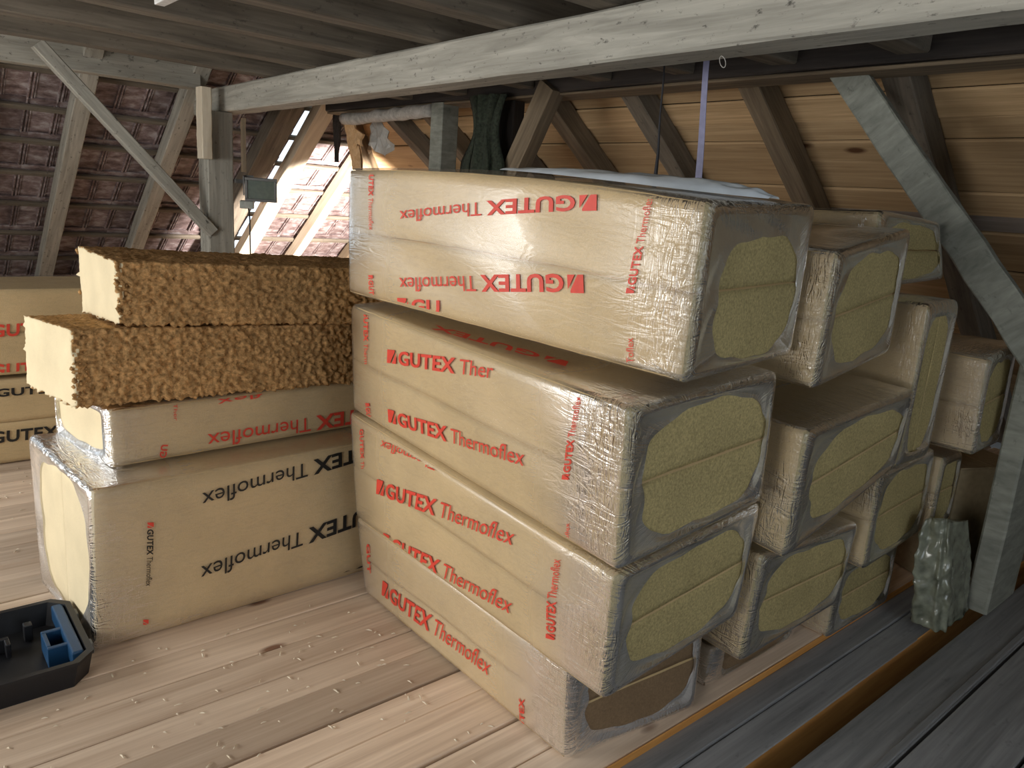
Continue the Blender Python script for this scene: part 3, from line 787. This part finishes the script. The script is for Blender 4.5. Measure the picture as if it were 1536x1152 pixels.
def pack(key, seed, label, group=None, split='h', filmmat='filmg', hole=(.78, .78), boards=2, endmat='fibe', sidemat='fib', bow=0.0, hc=(.04, -.01)):
    BOW[0] = bow
    G = np.array(PACKS[key]); L, D, H = dims(G)
    g8 = G.reshape(2, 2, 2, 3); base = g8[:, :, 0].mean((0, 1))
    root = empty('insulation_pack', tuple(base)); tag(root, label, 'insulation pack', group)
    e = .012
    for q in range(boards):
        f0, f1 = q / boards, (q + 1) / boards
        g = .0006
        if split == 'h': lo, hi = (e + .002 * q, .004, e * .4 + f0 * (H - e * .8) + g), (L - e - .003 * q, D - .006, e * .4 + f1 * (H - e * .8) - g)
        else: lo, hi = (e + .004 * q, .004 + f0 * (D - .012) + g, .005), (L - e, .006 + f1 * (D - .012) - g, H - .005)
        bo = board_mesh('board', G, lo, hi, [M[sidemat], M[endmat]], root, base, seed * 7 + q, wrapseed=seed)
        # end grain on the two cut ends
        ax = Vector((g8[1] - g8[0]).mean((0, 1))).normalized()
        for p in bo.data.polygons:
            if abs(p.normal.dot(ax)) > .8: p.material_index = 1
    f = film_mesh('film_wrap', G, seed, M[filmmat], root, base, hole, hc=hc, filmstrong=key[0] in 'LB')
    add_prints(key, G, seed, f, base)
    BOW[0] = 0.0
    return root

pack('P1', 1, 'wrapped insulation pack on top of the tall front stack, upside-down red print', hole=(.74, .74), bow=.022, hc=(.06, -.07))
p1root = [o for o in bpy.data.objects if o.name.startswith('insulation_pack') and o.type == 'EMPTY'][-1]
def sky_sheen_fold():  # raised ridge added to carry the painted sky reflection
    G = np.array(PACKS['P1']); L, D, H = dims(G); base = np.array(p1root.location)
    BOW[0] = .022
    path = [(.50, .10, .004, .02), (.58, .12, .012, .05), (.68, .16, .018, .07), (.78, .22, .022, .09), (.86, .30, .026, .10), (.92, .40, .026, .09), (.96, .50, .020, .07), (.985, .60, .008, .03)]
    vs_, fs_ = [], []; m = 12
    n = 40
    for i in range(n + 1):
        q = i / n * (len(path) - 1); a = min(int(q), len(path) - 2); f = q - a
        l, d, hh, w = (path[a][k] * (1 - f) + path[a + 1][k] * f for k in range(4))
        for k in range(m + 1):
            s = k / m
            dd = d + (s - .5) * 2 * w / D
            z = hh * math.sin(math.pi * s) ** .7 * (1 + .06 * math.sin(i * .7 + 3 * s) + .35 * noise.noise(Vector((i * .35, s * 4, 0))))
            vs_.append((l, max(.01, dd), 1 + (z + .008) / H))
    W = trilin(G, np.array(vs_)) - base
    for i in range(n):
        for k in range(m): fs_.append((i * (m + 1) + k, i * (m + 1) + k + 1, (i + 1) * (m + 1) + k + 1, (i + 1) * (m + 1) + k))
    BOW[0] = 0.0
    obj('sky_sheen_fold', W, fs_, M['skysheen'], p1root, smooth=True)
sky_sheen_fold()
pack('P2', 2, 'second wrapped pack of front stack, red upright print, under the topmost pack', hole=(.82, .82))
pack('P3', 3, 'third wrapped pack of front stack, red print twice, overhanging the lowest', hole=(.82, .80))
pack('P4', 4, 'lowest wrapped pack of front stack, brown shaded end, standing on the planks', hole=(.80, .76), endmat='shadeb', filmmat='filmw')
pack('Q1', 5, 'topmost wrapped pack of second stack, tall narrow lit side, beside front stack top', hole=(.80, .80))
pack('Q2', 6, 'middle wrapped pack of second stack with one large oval opening in its film', hole=(.80, .80))
pack('Q3', 7, 'lower wrapped pack of second stack with crumbly seam across its end', hole=(.84, .80))
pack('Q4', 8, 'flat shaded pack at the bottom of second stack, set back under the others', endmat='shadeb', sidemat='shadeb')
pack('T1', 9, 'topmost dark wrapped pack of third stack close to the roof boards', hole=(.80, .80))
pack('T2', 10, 'narrow wrapped pack standing on edge in third stack', split='d', hole=(.72, .86), filmmat='filmg', hc=(0, 0))
pack('T3', 11, 'shiny film-wrapped short pack leaning behind the grey-green post', hole=(.80, .80), filmmat='filmw')
pack('T4', 12, 'wrapped pack under the narrow upright one, dark seam across its end', hole=(.84, .84))
pack('T5', 13, 'shaded wrapped pack beneath the shiny short one, behind the crumpled bag', hole=(.80, .80))
pack('T6', 14, 'lowest shaded pack of third stack with a glinting film fold', hole=(.80, .80), filmmat='filmw')
pack('L4', 15, 'wrapped pack of two upright boards with black upside-down print, on the planks', split='d', filmmat='filmw', hole=(.80, .88), endmat='pale_end', sidemat='fib', hc=(0, 0))
pack('L3', 16, 'thin film-wrapped pack with red upside-down print under two bare boards', boards=1, filmmat='filmw', hole=(.86, .76), endmat='pale_end', hc=(0, .05))
pack('B1', 17, 'upper wrapped pack of the far back stack, red print', filmmat='filmg')
pack('B2', 18, 'lower wrapped pack of the far back stack, black print', filmmat='filmg')

# ---- two bare boards, torn and fluffy
def raw_board(key, seed, label):
    G = np.array(PACKS[key]); L, D, H = dims(G)
    g8 = G.reshape(2, 2, 2, 3); base = g8[:, :, 0].mean((0, 1))
    root = empty('insulation_board', tuple(base)); tag(root, label, 'insulation board')
    bo = board_mesh('board', G, (0, 0, 0), (L, D, H), [M['rawb'], M['pale_end']], root, base, seed, r=.006, jit=.0005, n=(190, 40, 40))
    ax = Vector((g8[1] - g8[0]).mean((0, 1))).normalized()
    me = bo.data
    nrm = [v.normal.copy() for v in me.vertices]
    for v, nn in zip(me.vertices, nrm):
        endness = abs(nn.dot(ax))
        p = v.co
        if endness > .75:
            v.co = p + nn * (.004 * noise.noise(p * 9) + .002 * noise.noise(p * 30))
        else:
            topness = max(0, nn.z)
            amp = .016 * (1 - .75 * topness)
            t = noise.noise(p * 60 + Vector((seed, 0, 0))) + .7 * noise.noise(p * 120)
            v.co = p + nn * (amp * t + .006 * noise.noise(p * 12))
        # corner crumbled away near the end edge
    for p in me.polygons:
        if abs(p.normal.dot(ax)) > .62 and (p.center - Vector(((g8[0].mean((0, 1))) - base))).dot(ax) < .02: p.material_index = 1
    # fluffy tufts clinging to the torn end edge
    R = rnd(seed); vv, ff = [], []
    for q in range(26):
        h = R.random(); side = R.choice((0, 0, 1))
        pt = trilin(G, np.array([[R.uniform(-.002, .03), 0.0 if side == 0 else 1.0, h]]))[0] - base
        rr = R.uniform(.004, .011); n0 = len(vv)
        for a in range(6):
            th = a / 6 * 6.283
            vv.append((pt[0] + rr * math.cos(th) * R.uniform(.6, 1.2), pt[1] + rr * .8 * math.sin(th), pt[2] + rr * R.uniform(-.6, .6)))
        vv.append((pt[0], pt[1], pt[2] + rr * 1.1)); vv.append((pt[0], pt[1], pt[2] - rr * 1.1))
        for a in range(6):
            ff.append((n0 + a, n0 + (a + 1) % 6, n0 + 6)); ff.append((n0 + (a + 1) % 6, n0 + a, n0 + 7))
    t = obj('loose_tufts', vv, ff, M['rawb'], root, smooth=True); t['kind'] = 'stuff'
    tb_ = bmesh.new(); tb_.from_mesh(t.data); bmesh.ops.recalc_face_normals(tb_, faces=tb_.faces[:]); tb_.to_mesh(t.data); tb_.free()
    return root
raw_board('L1', 21, 'topmost bare brown fibre board with pale smooth end, set back')
raw_board('L2', 22, 'lower bare brown fibre board with pale end sticking out furthest')

# ================================================================== SMALLER THINGS
# ---- open tool case on the planks
root = empty('tool_case', (.43, 2.36, .001)); tag(root, 'open black and blue plastic tool case lying on the planks', 'tool case')
def ringprof(x0, x1, y0, y1, c):
    return [(x0 + c, y0), (x1 - c, y0), (x1, y0 + c), (x1, y1 - c), (x1 - c, y1), (x0 + c, y1), (x0, y1 - c), (x0, y0 + c)]
def tray(name, x0, x1, y0, y1, zb, zt, th, c, fl, mat, flare=.012):
    vs_, fs_ = [], []
    loops = [(ringprof(x0 + flare, x1 - flare, y0 + flare, y1 - flare, c), zb), (ringprof(x0, x1, y0, y1, c), zt - .012), (ringprof(x0 - .004, x1 + .004, y0 - .004, y1 + .004, c), zt - .010), (ringprof(x0 - .004, x1 + .004, y0 - .004, y1 + .004, c), zt),
             (ringprof(x0 + th, x1 - th, y0 + th, y1 - th, c * .9), zt), (ringprof(x0 + th + flare, x1 - th - flare, y0 + th + flare, y1 - th - flare, c * .9), zb + fl)]
    for lp, z in loops:
        for (a, b_) in lp: vs_.append((a, b_, z))
    for i in range(len(loops) - 1):
        for k in range(8):
            fs_.append((i * 8 + k, i * 8 + (k + 1) % 8, (i + 1) * 8 + (k + 1) % 8, (i + 1) * 8 + k))
    fs_.append(tuple(range(7, -1, -1))); n = len(loops) - 1; fs_.append(tuple(n * 8 + k for k in range(8)))
    return obj(name, vs_, fs_, mat, root)
tray('shell', -.56, .004, 0, .44, 0, .088, .014, .05, .008, M['case'])
bm = bmesh.new()
bx(bm, -.050, -.016, .06, .40, .030, .086, .006)
inner = bm_obj('end_wall', bm, M['caseb'], root)
bm = bmesh.new()
bx(bm, -.105, -.045, .13, .145, .012, .082, .003); bx(bm, -.105, -.045, .235, .25, .012, .082, .003); bx(bm, -.105, -.092, .145, .235, .012, .082, .003); bx(bm, -.092, -.052, .145, .235, .012, .03, .002)
bm_obj('socket', bm, M['caseb'], root)
bm = bmesh.new(); bx(bm, .004, .018, .09, .13, .045, .080, .004); bm_obj('latch', bm, M['metal'], root)
bm = bmesh.new(); bx(bm, .004, .018, .31, .35, .045, .080, .004); bm_obj('latch', bm, M['metal'], root)
for b_ in ((-.30, -.186, .30, .315, .012, .06, .003), (-.20, -.185, .26, .30, .012, .06, .003), (-.14, -.115, .33, .36, .012, .07, .003)):
    bm = bmesh.new(); bx(bm, *b_); bm_obj('divider', bm, M['case'], root)
for q in range(5):
    bm = bmesh.new(); bx(bm, -.12 - q * .03, -.105 - q * .03, .05, .11, .010, .026, .003); bm_obj('insert_rib', bm, M['case'], root)

# ---- floodlight hanging from the post
root = empty('floodlight', (2.36, 6.1, 1.36)); tag(root, 'small grey floodlight, switched off, hanging in front of the tiled slope', 'floodlight')
fl = Matrix.Rotation(math.radians(-28), 4, 'Z') @ Matrix.Rotation(math.radians(6), 4, 'X')
def fpart(name, boxes, mat):
    bm = bmesh.new()
    for b_ in boxes: bx(bm, *b_)
    bm.transform(fl @ Matrix.Translation((.13, 0, .13)))
    return bm_obj(name, bm, mat, root)
fpart('housing', [(-.115, .115, .0, .045, -.085, .085, .008)], M['metald'])
fpart('bezel', [(-.122, .122, -.012, .004, .070, .092, .003), (-.122, .122, -.012, .004, -.092, -.070, .003), (-.122, -.100, -.012, .004, -.070, .070, .003), (.100, .122, -.012, .004, -.070, .070, .003)], M['metal'])
fpart('lens', [(-.100, .100, -.004, .001, -.070, .070, 0)], M['glass'])
for q in range(7): fpart('cooling_fin', [(-.10 + q * .03, -.092 + q * .03, .044, .062, -.07, .07, .001)], M['metald'])
fpart('bracket', [(-.135, -.126, -.006, .03, -.05, .10, .002), (-.135, -.06, .06, .07, .04, .10, .002), (-.135, -.126, .03, .07, .06, .10, .002)], M['metal'])
fpart('junction_box', [(-.165, -.06, .005, .06, -.155, -.095, .006)], M['boxp'])
bm = bmesh.new(); bx(bm, -.065, .01, -.0, .03, .17, .20, .003); bm_obj('mounting_arm', bm, M['metal'], root)
def tube(name, pts, r, mat, parent=None, seg=8):
    vs_, fs_ = [], []
    P = [Vector(p) for p in pts]
    for i, p in enumerate(P):
        t = (P[min(i + 1, len(P) - 1)] - P[max(i - 1, 0)]).normalized()
        a = t.orthogonal().normalized(); b_ = t.cross(a)
        a = Vector((1, 0, 0)) - t * t.x if abs(t.x) < .9 else Vector((0, 1, 0)) - t * t.y
        a.normalize(); b_ = t.cross(a)
        rr = r[i] if isinstance(r, (list, tuple)) else r
        for k in range(seg):
            th = 2 * math.pi * k / seg
            vs_.append(p + a * rr * math.cos(th) + b_ * rr * math.sin(th))
    for i in range(len(P) - 1):
        for k in range(seg):
            fs_.append((i * seg + k, i * seg + (k + 1) % seg, (i + 1) * seg + (k + 1) % seg, (i + 1) * seg + k))
    fs_.append(tuple(range(seg - 1, -1, -1))); fs_.append(tuple((len(P) - 1) * seg + k for k in range(seg)))
    return obj(name, vs_, fs_, mat, parent, smooth=True)
tube('power_cable', [(.03, .0, .02), (.04, -.01, -.1), (.045, -.0, -.3), (.05, .0, -.6), (.05, .0, -1.0), (.05, 0, -1.355)], .006, M['cord'], root)

# ---- straps hanging from the joists
def strap(name, p0, p1, w, mat, lab, n=14, sway=.006, seed=0):
    R = rnd(seed); vs_, fs_ = [], []
    p0, p1 = Vector(p0), Vector(p1)
    for i in range(n + 1):
        t = i / n; c = p0.lerp(p1, t) + Vector((0, math.sin(t * 7 + seed) * sway, 0))
        ang = .5 * math.sin(3.5 * t + seed) + .3
        side = Vector((math.sin(ang) * -.3, math.cos(ang), 0)) * w / 2; nr = Vector((1, 0, 0)) * .0012
        for q in (side + nr, -side + nr, -side - nr, side - nr): vs_.append(c + q)
    for i in range(n):
        for k in range(4): fs_.append((i * 4 + k, i * 4 + (k + 1) % 4, i * 4 + 4 + (k + 1) % 4, i * 4 + 4 + k))
    fs_.append((3, 2, 1, 0)); fs_.append(tuple(n * 4 + k for k in range(4)))
    o = obj(name, vs_, fs_, mat); tag(o, lab, 'strap'); return o
strap('hanging_strap', (2.70, 2.05, 2.25), (2.70, 2.005, 1.25), .033, M['strap'], 'flat violet-grey strap hanging from the joists', seed=1)
o = tube('hanging_rope', [(2.70, 2.275, 2.25), (2.70, 2.265, 2.1), (2.70, 2.262, 1.95), (2.70, 2.25, 1.80), (2.70, 2.25, 1.66), (2.70, 2.25, 1.25)], [.004, .004, .004, .006, .010, .010], M['cord']); tag(o, 'thin dark rope hanging beside the violet-grey strap', 'rope')
o = tube('twine_loop', [(2.19 + .01 * math.cos(a / 12 * 6.283), 1.60 + .011 * math.sin(a / 12 * 6.283), 2.045 - .014 - .016 * math.cos(a / 12 * 6.283)) for a in range(13)], .0014, M['log']); tag(o, 'small loop of pale twine under the pale purlin', 'twine')

# ---- pole, rag and torn scraps in the corner
n = 14; R = rnd(8)
pts = [(3.30 + R.uniform(-.006, .006), 6.25 - 1.33 * i / n, 2.125 + .02 * i / n + R.uniform(-.006, .006)) for i in range(n + 1)]
o = tube('wooden_pole', pts, [.048 + R.uniform(-.005, .005) for _ in pts], M['log'], seg=12); tag(o, 'bleached round pole slung under the black purlin', 'pole')
vs_, fs_ = [], []; nz, na = 22, 40
for i in range(nz + 1):
    t = i / nz; z = 2.20 - .62 * t
    w = .165 - .065 * math.sin(min(1, t * 1.5) * math.pi) + .03 * t
    for k in range(na):
        a = 2 * math.pi * k / na
        rr = w * (1 + .22 * math.sin(7 * a + 2 * t) + .12 * math.sin(13 * a - 3 * t))
        vs_.append((3.22 + .045 * math.cos(a) * (1 + .5 * math.sin(9 * a)), 4.14 + .03 * t + rr * math.sin(a), z + .02 * math.sin(5 * a) * t))
for i in range(nz):
    for k in range(na): fs_.append((i * na + k, i * na + (k + 1) % na, (i + 1) * na + (k + 1) % na, (i + 1) * na + k))
fs_.append(tuple(range(na))); fs_.append(tuple(nz * na + k for k in range(na - 1, -1, -1)))
o = obj('hanging_rag', vs_, fs_, M['rag'], smooth=True); tag(o, 'dark green rag hanging in folds from the black purlin', 'rag')
def shard(name, outline, x, th, mat, lab, cat, curl=.0, seed=0):
    """jagged flat scrap in the y-z plane, given thickness and a curl"""
    bm = bmesh.new()
    vs_ = [bm.verts.new((x, p[0], p[1])) for p in outline]
    bm.faces.new(vs_)
    bmesh.ops.triangulate(bm, faces=bm.faces[:])
    bmesh.ops.subdivide_edges(bm, edges=bm.edges[:], cuts=3, use_grid_fill=True)
    for v in bm.verts: v.co.x += curl * noise.noise(Vector((v.co.y * 9, v.co.z * 9, seed))) + curl * .4 * noise.noise(v.co * 25)
    r = bmesh.ops.extrude_face_region(bm, geom=bm.faces[:])
    for e in r['geom']:
        if isinstance(e, bmesh.types.BMVert): e.co.x += th
    o = bm_obj(name, bm, mat); tag(o, lab, cat); return o
shard('splintered_board', [(6.68, 2.26), (6.60, 2.30), (6.54, 2.24), (6.47, 2.30), (6.44, 2.20), (6.38, 2.08), (6.22, 2.02), (6.24, 1.92), (6.34, 1.96), (6.36, 1.86), (6.20, 1.70), (6.40, 1.72), (6.50, 1.98), (6.56, 2.12), (6.60, 2.20)], 3.46, .02, M['splint'], 'splintered orange board end hanging in the roof corner', 'board', .03, 2)
shard('dark_strip', [(6.72, 2.22), (6.60, 2.24), (6.60, 2.05), (6.64, 1.78), (6.69, 1.78), (6.68, 2.05)], 3.44, .012, M['black'], 'dark torn strip dangling beside the splintered board', 'strip', .03, 5)
shard('plastic_scrap', [(6.30, 2.14), (6.12, 2.16), (5.95, 2.02), (5.90, 1.92), (6.05, 1.84), (6.20, 1.90), (6.33, 1.98)], 3.58, .004, M['sheet'], 'crumpled grey plastic scrap hanging under the bleached pole', 'plastic', .09, 7)
# pale offcut poking through the ceiling joists
bm = bmesh.new(); bx(bm, -.02, .02, -.13, .13, -.012, .010, .003); bm.transform(Matrix.Translation((1.02, 3.38, 2.222)))
o = bm_obj('timber_offcut', bm, M['wframe']); tag(o, 'small white offcut tacked under a ceiling joist', 'offcut')

# ---- crumpled film bag and box behind the post
vs_, fs_ = [], []; nu, nv = 84, 56
for j in range(nv + 1):
    t = j / nv
    for i in range(nu):
        a = 2 * math.pi * i / nu
        rx, ryy = .17 * (1 - .12 * t ** 2), .07 * (1 - .25 * t ** 2)
        e = .55
        cx_, sy_ = math.copysign(abs(math.cos(a)) ** e, math.cos(a)), math.copysign(abs(math.sin(a)) ** e, math.sin(a))
        p = Vector((rx * cx_, ryy * sy_, (.42 + .05 * math.cos(a + 2.6)) * t))
        q = noise.noise(Vector((p.x * 16, p.y * 16, p.z * 4))) * .014 + noise.noise(p * 30) * .004 - abs(noise.noise(Vector((p.x * 20, p.y * 20, p.z * 9)) + Vector((3, 1, 0)))) * .018 - abs(noise.noise(p * 26)) * .006
        k = 1 + q / .08
        k *= 1 + .05 * math.sin(9 * a + 3 * t) + .05 * math.sin(15 * a - 2 * t) * t
        if j == 0: k *= .92
        vs_.append((p.x * k - .05 * t, p.y * k + .03 * t, p.z + .012 * noise.noise(p * 20) * (t > 0)))
for j in range(nv):
    for i in range(nu): fs_.append((j * nu + i, j * nu + (i + 1) % nu, (j + 1) * nu + (i + 1) % nu, (j + 1) * nu + i))
fs_.append(tuple(range(nu - 1, -1, -1))); fs_.append(tuple(nv * nu + i for i in range(nu)))
o = obj('film_bag', vs_, fs_, M['bag'] if 'bag' in M else plain('murky_film', (.20, .215, .165), rough=.24, nscale=22, noise_amt=.4, bump=.6, spec=.9), smooth=True, loc=(3.26, .96, .003)); tag(o, 'crumpled murky plastic film bag leaning beside the grained post', 'bag')
root = empty('cardboard_box', (3.70, 1.13, .003)); root.rotation_euler = (0, 0, math.radians(-24)); tag(root, 'closed brown cardboard box in the shade behind the post', 'box')
bm = bmesh.new(); bx(bm, -.14, .22, -.12, .18, 0, .56, .006); bm_obj('body', bm, M['card'], root)
bm = bmesh.new(); bx(bm, -.145, .038, -.125, .185, .562, .568, .001); bm_obj('flap', bm, M['card'], root)
bm = bmesh.new(); bx(bm, .042, .225, -.125, .185, .562, .568, .001); bm_obj('flap', bm, M['card'], root)

# ---- wood shavings scattered over the planks
R = rnd(44); vs_, fs_ = [], []
for q in range(260):
    x, yv = R.uniform(.1, 1.35), R.uniform(1.4, 2.5)
    if R.random() < .35: x, yv = R.uniform(-.2, 1.2), R.uniform(3.3, 4.5)
    if x > .38 and 2.45 < yv < 3.2: continue
    if x < .47 and 2.3 < yv < 2.9: continue
    a = R.uniform(0, 6.28); l, w = R.uniform(.004, .013), R.uniform(.001, .003)
    c, s = math.cos(a), math.sin(a); n0 = len(vs_)
    for (u, v, z) in ((-l, -w, .0025), (l, -w, .004), (l, w, .004), (-l, w, .0025), (0, 0, .007)):
        vs_.append((x + u * c - v * s, yv + u * s + v * c, z))
    fs_ += [(n0, n0 + 1, n0 + 4), (n0 + 1, n0 + 2, n0 + 4), (n0 + 2, n0 + 3, n0 + 4), (n0 + 3, n0, n0 + 4), (n0 + 3, n0 + 2, n0 + 1, n0)]
o = obj('wood_shavings', vs_, fs_, M['pale']); tag(o, 'tiny pale wood shavings scattered over the planks', 'shavings', kind='stuff')
